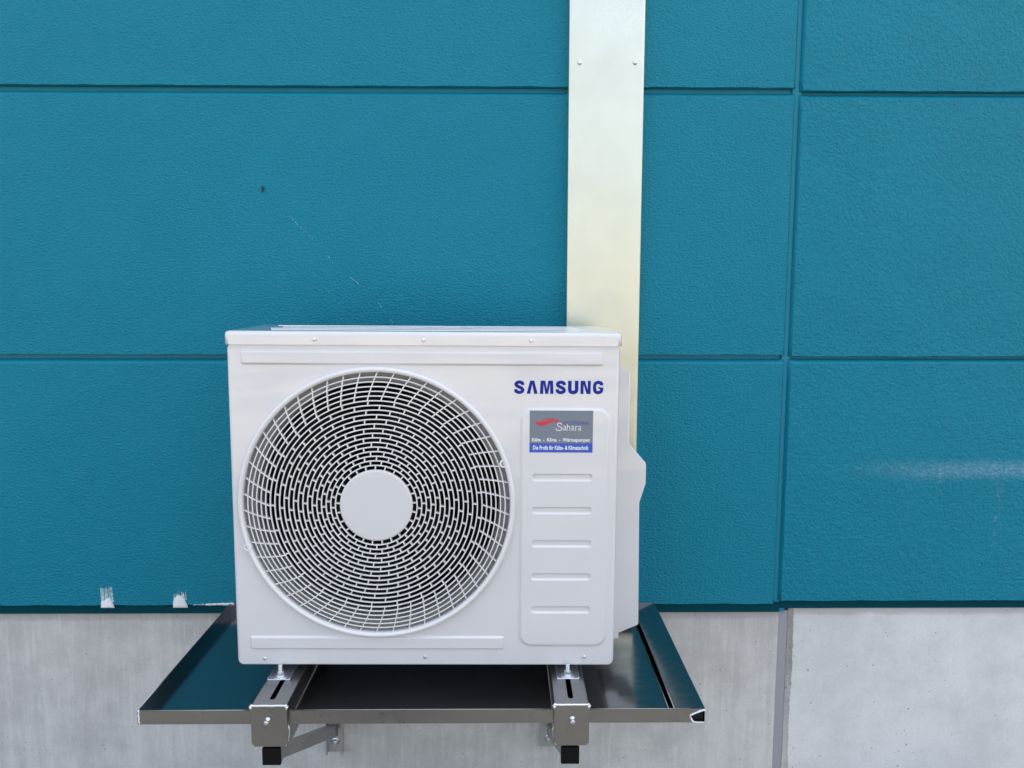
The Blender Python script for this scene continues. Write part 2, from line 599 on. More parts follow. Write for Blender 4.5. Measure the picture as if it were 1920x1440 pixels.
# broken scratch and dark speck
b = B()
rr = random.Random(9)
path = [(-0.6066, 1.8038, -0.5422, 1.7416), (-0.5069, 1.7073, -0.4851, 1.6699), (-0.4374, 1.6323, -0.4105, 1.6112), (-0.3582, 1.5598, -0.3164, 1.5004)]
for xa, za, xb, zb in path:
    n = int(math.hypot(xb - xa, zb - za) / 0.0035)
    for i in range(n):
        if rr.random() < (0.42 if path.index((xa, za, xb, zb)) in (0, 2) else 0.72):
            continue
        u, v = i / n, (i + rr.uniform(0.6, 1.3)) / n
        w = rr.uniform(0.0004, 0.0010)
        j = rr.uniform(-0.0012, 0.0012)
        p, q = (xa + (xb - xa) * u + j, za + (zb - za) * u), (xa + (xb - xa) * v + j, za + (zb - za) * v)
        b.face(b.loop([(p[0] - w, FY - 0.0008, p[1]), (p[0] + w, FY - 0.0008, p[1] + w), (q[0] + w, FY - 0.0008, q[1]), (q[0] - w, FY - 0.0008, q[1] - w)]))
on_face(b).done('scratch_mark', 'scratch', bld)['kind'] = 'stuff'
b = B()
b.tube([(-0.6775, FY - 0.001, 1.888), (-0.6770, FY - 0.004, 1.883), (-0.6772, FY - 0.004, 1.879), (-0.6790, FY - 0.001, 1.868)], [0.001, 0.0042, 0.0038, 0.0006], 8)
b.tube([(-0.6775, FY - 0.001, 1.882), (-0.6720, FY - 0.001, 1.884)], [0.0012, 0.0005], 6)
on_face(b).done('dark_speck', 'dark_speck', bld)

# ------------------------------------------------------------------ metal duct
duct = thing('cable_duct', 'tall pale galvanised metal duct running up the teal wall behind the air conditioner', 'duct', (0.2805, 0, 0.69))
def duct_piece(name, hw, y, z0, z1, mat):
    sec = [(-hw, -0.016), (-hw, y + 0.003), (-hw + 0.001, y + 0.001), (-hw + 0.003, y), (-hw + 0.010, y + 0.0006), (0.0, y + 0.0026), (hw - 0.010, y + 0.0006), (hw - 0.003, y), (hw - 0.001, y + 0.001), (hw, y + 0.003), (hw, -0.016)]
    b = B()
    n = 40
    rows = [b.loop([(x, yy, z0 + (z1 - z0) * i / n) for x, yy in sec]) for i in range(n + 1)]
    for i in range(n):
        b.bridge(rows[i], rows[i + 1], True, False)
    b.face(rows[0])
    b.face(rows[-1])
    return b.done(name, mat, duct)
duct_piece('cover', 0.1032, -0.060, 0.0, 1.7705, 'galvanised')
duct_piece('cover', 0.1050, -0.062, 1.7695, 9.9, 'galvanised')
def screw_mesh(r, slot=True):
    b = B()
    b.lathe(0, 0, [(r, 0.0), (r, -r * 0.35), (r * 0.85, -r * 0.62), (r * 0.5, -r * 0.8)], 16, True)
    lp = b.lxz(circle(0, 0, r * 0.5, 16), -r * 0.8)
    b.face(lp)
    if slot:
        b.box(-r * 0.9, r * 0.9, -r * 0.86, -r * 0.7, -r * 0.12, r * 0.12)
    return b
s0 = screw_mesh(0.0062).done('screw', 'zinc', duct, (-0.0740, -0.0592, 1.5227), (0, R(20), 0))
copy_part(s0, duct, (0.0772, -0.0592, 1.5234)).rotation_euler = (0, R(-4), 0)

# ------------------------------------------------------------------ outdoor unit
# local frame: x across the front, y to the back (front sheet at 0), z up from the base
UNIT = (-0.1855, -0.502, 0.705)
unit = thing('air_conditioner', 'white air conditioner outdoor unit with round fan grille and blue SAMSUNG lettering', 'air conditioner', UNIT, (0, R(0.25), 0))
W = 0.4495
DEP = 0.300
FC = (-0.1112, 0.3960)      # fan centre
def emboss(b, x0, z0, x1, z1, r, h, w, base_y=0.0, n=6, extra_holes=(), cap=True):
    """embossed rounded bar: returns the outline loop lying in the base sheet; h < 0 stands proud (towards -y)"""
    prof = [(0, 0), (0.18, 0.04), (0.38, 0.24), (0.62, 0.76), (0.82, 0.96), (1, 1)]
    loops = []
    for a, c in prof:
        d = a * w
        loops.append(b.lxz(rrect(x0 + d, z0 + d, x1 - d, z1 - d, max(r - d, 0.0008), n), base_y + h * c))
    for i in range(len(loops) - 1):
        b.bridge(loops[i], loops[i + 1], True)
    if cap:
        b.fill([loops[-1], *extra_holes], (0, -1, 0))
    return loops[0], loops[-1]

b = B()
holes = []
o1, _ = emboss(b, -0.4180, 0.7205, 0.4125, 0.7560, 0.0075, -0.0050, 0.0065)
o2, _ = emboss(b, -0.4175, 0.0405, 0.1870, 0.0755, 0.0065, -0.0045, 0.0060)
# service panel with five pressed grooves
slots = []
for zc in (0.4618, 0.3830, 0.3030, 0.2228, 0.1416):
    so, _ = emboss(b, 0.2485, zc - 0.0098, 0.3905, zc + 0.0098, 0.0075, 0.0045, 0.0060, base_y=-0.0050)
    slots.append(so)
o3, _ = emboss(b, 0.2185, 0.0470, 0.4330, 0.6270, 0.033, -0.0050, 0.0105, n=10, extra_holes=slots)
fanhole = b.lxz(circle(*FC, 0.3150, 128), 0.0)
rb = 0.009
out0 = b.lxz(rrect(-W + rb, rb * 0.6, W - rb, 0.770, 0.006, 5), 0.0)
b.fill([out0, o1, o2, o3, fanhole], (0, -1, 0))
prev = out0
for k in range(1, 6):
    a = R(90 * k / 5)
    gx, gy = rb * math.sin(a), rb * (1 - math.cos(a))
    lp = b.lxz(rrect(-W + rb - gx, rb * 0.6 - gx * 0.6, W - rb + gx, 0.770, 0.006 + gx, 5), gy)
    b.bridge(lp, prev, True)
    prev = lp
lp = b.lxz(rrect(-W, 0, W, 0.770, 0.015, 5), DEP)
b.bridge(lp, prev, False)
b.done('casing', 'white_paint', unit, recalc=True)
b = B()
b.face(b.lxz(rrect(-W + 0.002, 0.002, W - 0.002, 0.768, 0.012, 5), DEP - 0.004))
b.done('rear_coil', 'black_inside', unit)
b = B()
b.box(-W + 0.004, W - 0.004, 0.012, DEP - 0.005, 0.003, 0.006)
b.done('base_pan', 'underside', unit)

# lid
b = B()
e = 0.0030
x0, x1, y0, y1, z0, z1 = -W - e, W + e, -e - 0.001, DEP + 0.012, 0.7675, 0.7985
v = {}
bx = b.box(x0, x1, y0, y1, z0, z1)
ed = [ed_ for ed_ in b.bm.edges if (ed_.verts[0].co.z > z1 - 1e-5 and ed_.verts[1].co.z > z1 - 1e-5) or abs(ed_.verts[0].co.z - ed_.verts[1].co.z) > 1e-4]
bmesh.ops.bevel(b.bm, geom=ed, offset=0.0095, segments=5, profile=0.5, affect='EDGES')
for f in b.bm.faces:
    f.smooth = f.calc_area() < 0.012
    if f.normal.z < -0.9:
        f.smooth = False
lid = b.done('lid', 'white_lid', unit)
b = B()
for yy, xa, xb in ((0.060, -0.36, 0.36), (0.125, -0.38, 0.38), (0.195, -0.37, 0.37), (0.262, -0.40, 0.36)):
    b.box(xa, xb, yy - 0.011, yy + 0.011, z1 - 0.003, z1 + 0.0012, 0.0011, 3)
for xx in (-0.075, 0.012, 0.100):
    for sx in (-1, 1):
        m = Matrix.Translation((xx + sx * 0.013, 0.160, z1)) @ Matrix.Rotation(R(sx * 42), 4, 'Z')
        b.box(-0.018, 0.018, -0.004, 0.004, -0.003, 0.0012, 0.0011, 2, m)
b.done('stiffening_rib', 'white_lid', lid)
sc = screw_mesh(0.0043).done('screw', 'zinc', unit, (-0.2470, y0 + 0.0002, 0.7800))
for x, z in ((0.0, 0.7797), (0.2440, 0.7797)):
    copy_part(sc, unit, (x, y0 + 0.0002, z)).rotation_euler = (0, R(rnd.uniform(0, 90)), 0)
for x, z in ((-0.3832, 0.0175), (-0.0021, 0.0225), (0.3780, 0.0230)):
    copy_part(sc, unit, (x, 0.0002, z)).rotation_euler = (0, R(rnd.uniform(0, 90)), 0)

# fan grille
GR0, PITCH = 0.0838, 0.01074
def gy(r):
    return -0.0135 if r < 0.235 else -0.0135 + 0.0095 * ((r - 0.235) / 0.075) ** 2
b = B()
cx, cz = FC
NS = 150
def ring(r, t, dep):
    y = gy(r)
    ls = [b.lxz(circle(cx, cz, rr_, NS), yy) for rr_, yy in ((r + t / 2, y + dep), (r + t / 2, y + 0.0004), (r + t / 2 - 0.0004, y), (r - t / 2 + 0.0004, y), (r - t / 2, y + 0.0004), (r - t / 2, y + dep))]
    for i in range(5):
        b.bridge(ls[i], ls[i + 1], True)
    b.bridge(ls[5], ls[0], False)
for k in range(1, 21):
    ring(GR0 + PITCH * k, 0.0029, 0.0065)
def spoke(path, t, dep):
    """path: [(r, clockwise angle from the top)]"""
    P = [(cx + r * math.sin(a), gy(r) + 0.0003, cz + r * math.cos(a)) for r, a in path]
    prev = None
    for i, p in enumerate(P):
        q0, q1 = Vector(P[max(i - 1, 0)]), Vector(P[min(i + 1, len(P) - 1)])
        d = (q1 - q0)
        d.y = 0
        d.normalize()
        nn = Vector((d.z, 0, -d.x)) * t / 2
        pv = Vector(p)
        yb = Vector((0, dep, 0))
        cur = b.loop([pv - nn + yb, pv - nn, pv + nn, pv + nn + yb])
        if prev:
            b.bridge(prev, cur, False)
        prev = cur
for j in range(15):
    r0, r1 = GR0 + PITCH * j, GR0 + PITCH * (j + 1)
    off = -4.1 + 6.4 * (14 - j)
    for i in range(25):
        a = R(off + 14.4 * i)
        spoke([(r0 - 0.001, a), (r1 + 0.001, a + R(0.5))], 0.0028, 0.0095)
for i in range(50):
    a0 = R(-4.1 + 7.2 * i)
    spoke([(GR0 + PITCH * (15 + q), a0 + R(5.0) * (q / 6) ** 1.0) for q in range(7)], 0.0026, 0.0100)
gr = b.done('fan_grille', 'white_grille', unit)
b = B()
b.lathe(cx, cz, [(GR0 + 0.0004, -0.004), (GR0 + 0.0004, -0.0130), (GR0 - 0.001, -0.0143), (GR0 - 0.004, -0.0147)], 96, True)
b.face(b.lxz(circle(cx, cz, GR0 - 0.004, 96), -0.0147))
b.done('hub_disc', 'white_cover', gr)
b = B()
b.lathe(cx, cz, [(0.3232, 0.0005), (0.3228, -0.0050), (0.3212, -0.0098), (0.3185, -0.0128), (0.3155, -0.0134), (0.3120, -0.0120), (0.3098, -0.0085), (0.3092, 0.0100)], 160, True)
for hx, hz in ((0.1829, 0.4948), (-0.4122, 0.2939)):
    b.lathe(hx, hz, [(0.0095, -0.001), (0.0095, -0.0112), (0.0085, -0.0122), (0.0052, -0.0122), (0.0049, -0.0110), (0.0048, 0.001)], 24, True)
b.done('rim', 'white_grille', gr)
for hx, hz in ((0.1829, 0.4948), (-0.4122, 0.2939)):
    b = B()
    b.lathe(hx, hz, [(0.0049, -0.0060), (0.0030, -0.0085)], 16, True)
    b.face(b.lxz(circle(hx, hz, 0.0030, 16), -0.0085))
    b.done('rim_screw', 'rail_zinc', gr)
# bell mouth and fan behind the grille
b = B()
b.lathe(cx, cz, [(0.3092, 0.0090), (0.3080, 0.0110), (0.3000, 0.0128), (0.2985, 0.0150), (0.2940, 0.0160), (0.2880, 0.0200), (0.2845, 0.0270), (0.2830, 0.0400), (0.2825, 0.0850)], 128, True)
b.done('bell_mouth', 'bell_grey', unit)
b = B()
b.lathe(cx, cz, [(0.2826, 0.0845), (0.2900, 0.2400)], 96, True)
b.face(b.lxz(circle(cx, cz, 0.2900, 96), 0.2400))
b.done('fan_chamber', 'black_inside', unit)
fan = None
b = B()
b.lathe(cx, cz, [(0.070, 0.12), (0.070, 0.060), (0.062, 0.050)], 48, True)
b.face(b.lxz(circle(cx, cz, 0.062, 48), 0.050))
for k in range(3):
    a0 = R(k * 120 + 25)
    rows = []
    for i in range(9):
        r = 0.066 + 0.206 * i / 8
        row = []
        for q in range(13):
            u = q / 12
            a = a0 + R(92) * u * (0.55 + 0.45 * i / 8) + R(22) * (i / 8)
            y = 0.045 + 0.075 * u - 0.018 * math.sin(math.pi * u)
            row.append(b.bm.verts.new((cx + r * math.sin(a), y, cz + r * math.cos(a))))
        rows.append(row)
    for i in range(8):
        b.bridge(rows[i], rows[i + 1], True, False)
b.done('fan', 'fan_black', unit)

# valve cover on the right flank
b = B()
prof = [(0.4495, 0.7215), (0.4656, 0.7134), (0.4952, 0.6951), (0.4966, 0.5147), (0.5380, 0.4667), (0.5402, 0.4610), (0.5405, 0.4129), (0.5262, 0.3650), (0.5257, 0.3580), (0.5309, 0.0460), (0.5290, 0.0420), (0.4807, 0.0210), (0.4811, 0.0067), (0.4495, 0.0010)]
y0c, y1c = 0.137, 0.285
cen = (0.47, 0.35)
def shrink(p, d):
    out = []
    n = len(p)
    for i in range(n):
        a, c_ = Vector(p[i - 1]), Vector(p[(i + 1) % n])
        tdir = (c_ - a).normalized()
        nn = Vector((-tdir.y, tdir.x))
        q = Vector(p[i])
        mid = q + nn * d
        if (mid - Vector(cen)).length > (q - Vector(cen)).length:
            mid = q - nn * d
        out.append((mid.x if p[i][0] > 0.4496 else p[i][0], mid.y))
    return out
lf = b.lxz(shrink(prof, 0.003), y0c)
lm = b.lxz(shrink(prof, 0.0008), y0c + 0.0010)
lm2 = b.lxz(prof, y0c + 0.003)
lb = b.lxz(prof, y1c)
b.fill([lf], (0, -1, 0))
b.bridge(lm, lf, True)
b.bridge(lm2, lm, True)
b.bridge(lb, lm2, False)
vc = b.done('valve_cover', 'white_cover', unit, recalc=True)
for z in (0.418, 0.372):
    b = B()
    b.lathe(0.4620, z, [(0.0032, 0.002), (0.0028, -0.0012)], 12, True)
    b.face(b.lxz(circle(0.4620, z, 0.0028, 12), -0.0012))
    b.done('cover_screw', 'white_cover', vc, (0, y0c, 0))

# feet under the base
for x in (-0.334, 0.337):
    b = B()
    b.box(x - 0.030, x + 0.030, 0.060, DEP + 0.03, -0.0175, 0.0005, 0.002)
    b.done('foot', 'underside', unit)

# brand lettering
def stroke(b, pts, w, y, sub=8):
    P = [Vector(p) for p in pts]
    path = []
    for i in range(len(P) - 1):
        p0, p1, p2, p3 = P[max(i - 1, 0)], P[i], P[i + 1], P[min(i + 2, len(P) - 1)]
        for k in range(sub):
            u = k / sub
            path.append(0.5 * ((2 * p1) + (p2 - p0) * u + (2 * p0 - 5 * p1 + 4 * p2 - p3) * u * u + (3 * p1 - p0 - 3 * p2 + p3) * u ** 3))
    path.append(P[-1])
    A, C = [], []
    for i, p in enumerate(path):
        d = (path[min(i + 1, len(path) - 1)] - path[max(i - 1, 0)]).normalized()
        nn = Vector((-d.y, d.x)) * w / 2
        A.append(b.bm.verts.new((p.x + nn.x, y, p.y + nn.y)))
        C.append(b.bm.verts.new((p.x - nn.x, y, p.y - nn.y)))
    b.bridge(A, C, False, False)
def poly(b, pts, y):
    b.fill([b.lxz(pts, y)], (0, -1, 0))
H = 0.0305
LW = 0.90     # letter width factor
def letter(b, ch, x, y, z, k):
    f = lambda p: (x + p[0] * k * LW, z + p[1] * k)
    if ch == 'S':
        stroke(b, [f(p) for p in ((0.70, 0.66), (0.665, 0.81), (0.42, 0.885), (0.175, 0.80), (0.165, 0.645), (0.36, 0.53), (0.56, 0.44), (0.695, 0.32), (0.66, 0.175), (0.42, 0.105), (0.165, 0.18), (0.13, 0.35))], 0.245 * k, y)
        return 0.84
    if ch == 'A':
        poly(b, [f(p) for p in ((0, 0), (0.29, 1), (0.63, 1), (0.92, 0), (0.63, 0), (0.46, 0.74), (0.29, 0))], y)
        return 0.92
    if ch == 'M':
        poly(b, [f(p) for p in ((0, 0), (0.05, 1), (0.43, 1), (0.565, 0.36), (0.70, 1), (1.08, 1), (1.13, 0), (0.86, 0), (0.835, 0.78), (0.68, 0), (0.45, 0), (0.295, 0.78), (0.27, 0))], y)
        return 1.13
    if ch == 'N':
        poly(b, [f(p) for p in ((0, 0), (0, 1), (0.36, 1), (0.60, 0.30), (0.60, 1), (0.85, 1), (0.85, 0), (0.51, 0), (0.25, 0.74), (0.25, 0))], y)
        return 0.85
    if ch == 'U':
        stroke(b, [f(p) for p in ((0.135, 1.0), (0.135, 0.62), (0.135, 0.34), (0.21, 0.165), (0.42, 0.115), (0.63, 0.165), (0.705, 0.34), (0.705, 0.62), (0.705, 1.0))], 0.27 * k, y)
        return 0.84
    if ch == 'G':
        stroke(b, [f(p) for p in ((0.72, 0.66), (0.68, 0.82), (0.43, 0.885), (0.20, 0.80), (0.135, 0.60), (0.135, 0.40), (0.20, 0.19), (0.43, 0.11), (0.66, 0.18), (0.725, 0.34), (0.725, 0.50))], 0.245 * k, y)
        poly(b, [f(p) for p in ((0.45, 0.53), (0.6125, 0.53), (0.6125, 0.40), (0.45, 0.40))], y)
        return 0.86
b = B()
x = 0.2070
word = 'SAMSUNG'
wsum = {'S': 0.84, 'A': 0.92, 'M': 1.13, 'U': 0.84, 'N': 0.85, 'G': 0.86}
total = sum(wsum[c] for c in word) * H * LW
gap = (0.2045 - total) / (len(word) - 1)
for ch in word:
    x += letter(b, ch, x, -0.0006, 0.6572, H) * H * LW + gap
b.done('lettering', 'blue_print', unit)['label'] = 'blue SAMSUNG lettering'

# installer's sticker on the service panel
SY = -0.0050
b = B()
sx0, sx1, sz0, sz1 = 0.2428, 0.3888, 0.5212, 0.6190
zband = 0.5428
b.box(sx0, sx1, SY - 0.0006, SY - 0.0001, zband, sz1)
st = b.done('sticker', 'sticker_grey', unit)
st['label'] = 'grey and blue sticker with red swoosh and white writing'
b = B()
b.box(sx0, sx1, SY - 0.00062, SY - 0.0001, sz0, zband - 0.00005)
b.done('blue_band', 'sticker_blue', st)
def text_part(body, x0, x1, z0, z1, mat, bold=0.0, y=SY - 0.0010, spacing=1.0, parent=None, mode='both'):
    cu = bpy.data.curves.new('lettering', 'FONT')
    cu.body = body
    cu.size = 1.0
    cu.offset = bold
    cu.space_character = spacing
    cu.resolution_u = 3
    to = bpy.data.objects.new('lettering_curve', cu)
    col.objects.link(to)
    dg = bpy.context.evaluated_depsgraph_get()
    me = bpy.data.meshes.new_from_object(to.evaluated_get(dg))
    bpy.data.objects.remove(to)
    bpy.data.curves.remove(cu)
    xs = [v.co.x for v in me.vertices]
    ys = [v.co.y for v in me.vertices]
    ax, bx_, ay, by = min(xs), max(xs), min(ys), max(ys)
    for v in me.vertices:
        v.co = (x0 + (v.co.x - ax) / (bx_ - ax) * (x1 - x0), y, z0 + (v.co.y - ay) / (by - ay) * (z1 - z0))
    me.materials.clear()
    me.materials.append(MAT[mat])
    o = bpy.data.objects.new('lettering', me)
    col.objects.link(o)
    o.parent = parent
    return o
kx = (sx1 - sx0) / 119.0
kz = (sz1 - sz0) / 79.0
def SX(p): return sx0 + (p - 993) * kx
def SZ(p): return sz1 - (p - 769) * kz
text_part('KÄLTETECHNIK', SX(1057.5), SX(1104.5), SZ(795.5), SZ(787.5), 'sticker_ink_blue', 0.012, parent=st)
text_part('Kälte  -  Klima  -  Wärmepumpen', SX(997.5), SX(1106.5), SZ(829.5), SZ(820.5), 'sticker_white', 0.022, parent=st)
text_part('Die Profis für Kälte- & Klimatechnik', SX(999.5), SX(1104.5), SZ(843.0), SZ(834.8), 'sticker_white', 0.022, parent=st)
# "Sahara" in a light roman face drawn with pen strokes
b = B()
def pen(pts, w):
    stroke(b, [(SX(p), SZ(q)) for p, q in pts], w * kx, SY - 0.0010, 6)
pen([(1053.2, 795.6), (1052.0, 793.2), (1048.5, 792.2), (1045.3, 794.0), (1046.0, 797.2), (1050.0, 799.4), (1053.6, 801.8), (1053.0, 805.0), (1048.5, 806.3), (1044.0, 805.4), (1042.4, 802.6)], 1.35)
def small_a(x):
    pen([(x, 799.0), (x + 1.6, 797.9), (x + 3.6, 798.3), (x + 4.3, 800.0), (x + 4.3, 803.0), (x + 4.5, 805.6), (x + 5.6, 806.0)], 1.0)
    pen([(x + 4.0, 801.4), (x + 1.6, 801.9), (x + 0.2, 803.7), (x + 1.2, 805.6), (x + 2.9, 805.4), (x + 4.0, 804.0)], 0.9)
small_a(1056.0)
small_a(1071.2)
small_a(1084.2)
pen([(1063.4, 793.6), (1063.4, 798.0), (1063.4, 806.0)], 1.15)
pen([(1063.9, 799.6), (1065.8, 798.0), (1067.8, 798.6), (1068.4, 801.0), (1068.4, 806.0)], 1.0)
pen([(1079.4, 798.2), (1079.4, 802.0), (1079.4, 806.0)], 1.15)
pen([(1079.9, 800.0), (1081.3, 798.3), (1082.8, 798.4)], 1.1)
for xx in (1063.4, 1068.4, 1079.4):
    pen([(xx - 1.4, 806.1), (xx, 806.1), (xx + 1.4, 806.1)], 0.5)
b.done('lettering', 'sticker_white', st)
b = B()
def ribbon(top, bot, y):
    A = [b.bm.verts.new((SX(p), y, SZ(q))) for p, q in top]
    C = [b.bm.verts.new((SX(p), y, SZ(q))) for p, q in bot]
    b.bridge(C, A, False, False)
def crv(pts, n=24):
    out = []
    P = [Vector(p) for p in pts]
    for i in range(len(P) - 1):
        p0, p1, p2, p3 = P[max(i - 1, 0)], P[i], P[i + 1], P[min(i + 2, len(P) - 1)]
        for k in range(8):
            u = k / 8
            out.append(0.5 * ((2 * p1) + (p2 - p0) * u + (2 * p0 - 5 * p1 + 4 * p2 - p3) * u * u + (3 * p1 - p0 - 3 * p2 + p3) * u ** 3))
    out.append(P[-1])
    return out
ribbon(crv([(1003, 786.0), (1010, 788.0), (1019, 786.5), (1028, 783.6), (1038, 783.2), (1046, 786.0), (1050, 787.8)]),
       crv([(1003, 786.4), (1010, 789.4), (1019, 788.3), (1028, 785.4), (1038, 784.6), (1046, 786.8), (1050, 788.2)]), SY - 0.0009)
ribbon(crv([(1003, 789.4), (1010, 790.8), (1019, 790.0), (1028, 786.8), (1036, 785.6), (1042, 786.2), (1048, 788.2)]),
       crv([(1004, 792.0), (1010, 796.6), (1019, 797.6), (1028, 794.2), (1036, 789.2), (1042, 787.6), (1048, 788.6)]), SY - 0.0009)
ribbon(crv([(1034, 791.4), (1040, 788.6), (1046, 789.0), (1055.5, 792.4)]),
       crv([(1034, 792.0), (1040, 790.6), (1046, 790.6), (1055.5, 792.8)]), SY - 0.0009)
b.done('swoosh', 'sticker_red', st)

# ------------------------------------------------------------------ drip tray
TX0, TX1, TY0, TY1, TZ0, TZ1 = -0.8145, 0.4515, -0.637, -0.026, 0.6355, 0.6680
tray = thing('drip_tray', 'shallow polished steel drip tray under the air conditioner', 'drip tray', (-0.1815, -0.33, TZ0))
def TL(b_):   # world -> tray local
    bmesh.ops.translate(b_.bm, verts=b_.bm.verts, vec=(0.1815, 0.33, -TZ0))
    return b_
ARM = [(-0.5195, 0.0395), (0.1515, 0.0385)]     # arm centre and half width
gaps = [(c_ - h - 0.0016, c_ + h + 0.0016) for c_, h in ARM]
th = 0.0015
XR = 0.3890                                     # foot of the sloping right side
b = B()
xs = [TX0, gaps[0][0], gaps[0][1], gaps[1][0], gaps[1][1], TX1]
for i in (0, 2, 4):
    b.box(xs[i], xs[i + 1], TY0 + th, TY1 - th, TZ0, TZ0 + th)
TL(b).done('floor', 'steel_tray', tray)
b = B()
fe = 0.4165
for xa, xb in ((TX0, gaps[0][0]), (gaps[0][1], gaps[1][0]), (gaps[1][1], fe)):
    b.box(xa, xb, TY0, TY0 + th, TZ0, TZ1)
    b.tube([(xa, TY0 + th * 0.5, TZ1), (xb, TY0 + th * 0.5, TZ1)], 0.0013, 8)
# cut end of the front lip: slopes up to the corner
lo = b.loop([(fe, TY0, TZ0 + 0.0165), (fe, TY0, TZ1), (TX1, TY0, TZ1), (TX1, TY0, TZ1 - 0.005)])
b.face(lo)
lo = b.loop([(fe, TY0, TZ0), (fe, TY0, TZ0 + 0.0165), (fe + 0.0085, TY0, TZ0)])
b.face(lo)
TL(b).done('front_lip', 'steel_arm', tray)
b = B()
b.box(TX0, TX0 + th, TY0 + th, TY1, TZ0, TZ1)
b.tube([(TX0 + th * 0.5, TY0, TZ1), (TX0 + th * 0.5, TY1, TZ1)], 0.0012, 8)
TL(b).done('side_lip', 'steel_tray', tray)
b = B()
b.box(TX0 + th, TX1, TY1 - th, TY1, TZ0, TZ1)
TL(b).done('back_lip', 'steel_tray', tray)
b = B()
yA, yB = TY0 + 0.0022, TY1 - th - 0.0005
sec = [(XR, TZ0 + 0.0172), (XR + 0.0012, TZ0 + 0.0180), (TX1 - 0.001, TZ1 - 0.0004), (TX1, TZ1), (TX1, TZ0)]
A = b.loop([(x, yA, z) for x, z in sec])
C = b.loop([(x, yB, z) for x, z in sec])
b.bridge(C, A, False, False)
b.tube([(XR - 0.0002, yA, TZ0 + 0.0170), (XR - 0.0002, yB, TZ0 + 0.0170)], 0.0011, 6)
b.tube([(XR - 0.0075, yA, TZ0 + 0.0030), (XR - 0.0075, yB, TZ0 + 0.0030)], 0.0012, 6)
TL(b).done('sloping_side', 'steel_tray', tray)
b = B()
b.box(XR + 0.022, TX1 - 0.001, TY0 + 0.012, TY0 + 0.014, TZ0 + 0.002, TZ0 + 0.021)  # black sheet standing in for the shade inside the open end
TL(b).done('hollow_shade', 'black_inside', tray)
b = B()
yb = TY0 - 0.0012
zz = TZ0
b.tube([(fe + 0.0085, yb, zz), (fe + 0.004, yb, zz + 0.008), (fe + 0.0005, yb, zz + 0.0150), (fe + 0.0030, yb, zz + 0.0185), (0.4290, yb, zz + 0.0225), (0.4400, yb, zz + 0.0275), (0.4470, yb, zz + 0.0300), (0.4515, yb - 0.001, zz + 0.0305)], [0.0011, 0.0013, 0.0019, 0.0021, 0.0017, 0.0022, 0.0019, 0.0031], 8)
b.tube([(0.4195, yb, zz + 0.0140), (0.4225, yb, zz + 0.0075), (0.4265, yb, zz + 0.0022), (0.4340, yb, zz + 0.0010), (0.4500, yb, zz + 0.0010)], [0.0010, 0.0012, 0.0015, 0.0014, 0.0010], 8)
TL(b).done('sealant_bead', 'sealant_white', tray)
b = B()
pts = [(TX0 + 0.0035 + 0.0008 * math.sin(i * 2.1), TY0 - 0.0006, TZ0 + 0.0005 + i * (TZ1 - TZ0 + 0.001) / 8) for i in range(9)]
b.tube(pts, [0.0012, 0.0017, 0.0014, 0.0019, 0.0016, 0.0018, 0.0014, 0.0017, 0.0024], 8)
TL(b).done('sealant_bead', 'sealant_white', tray)

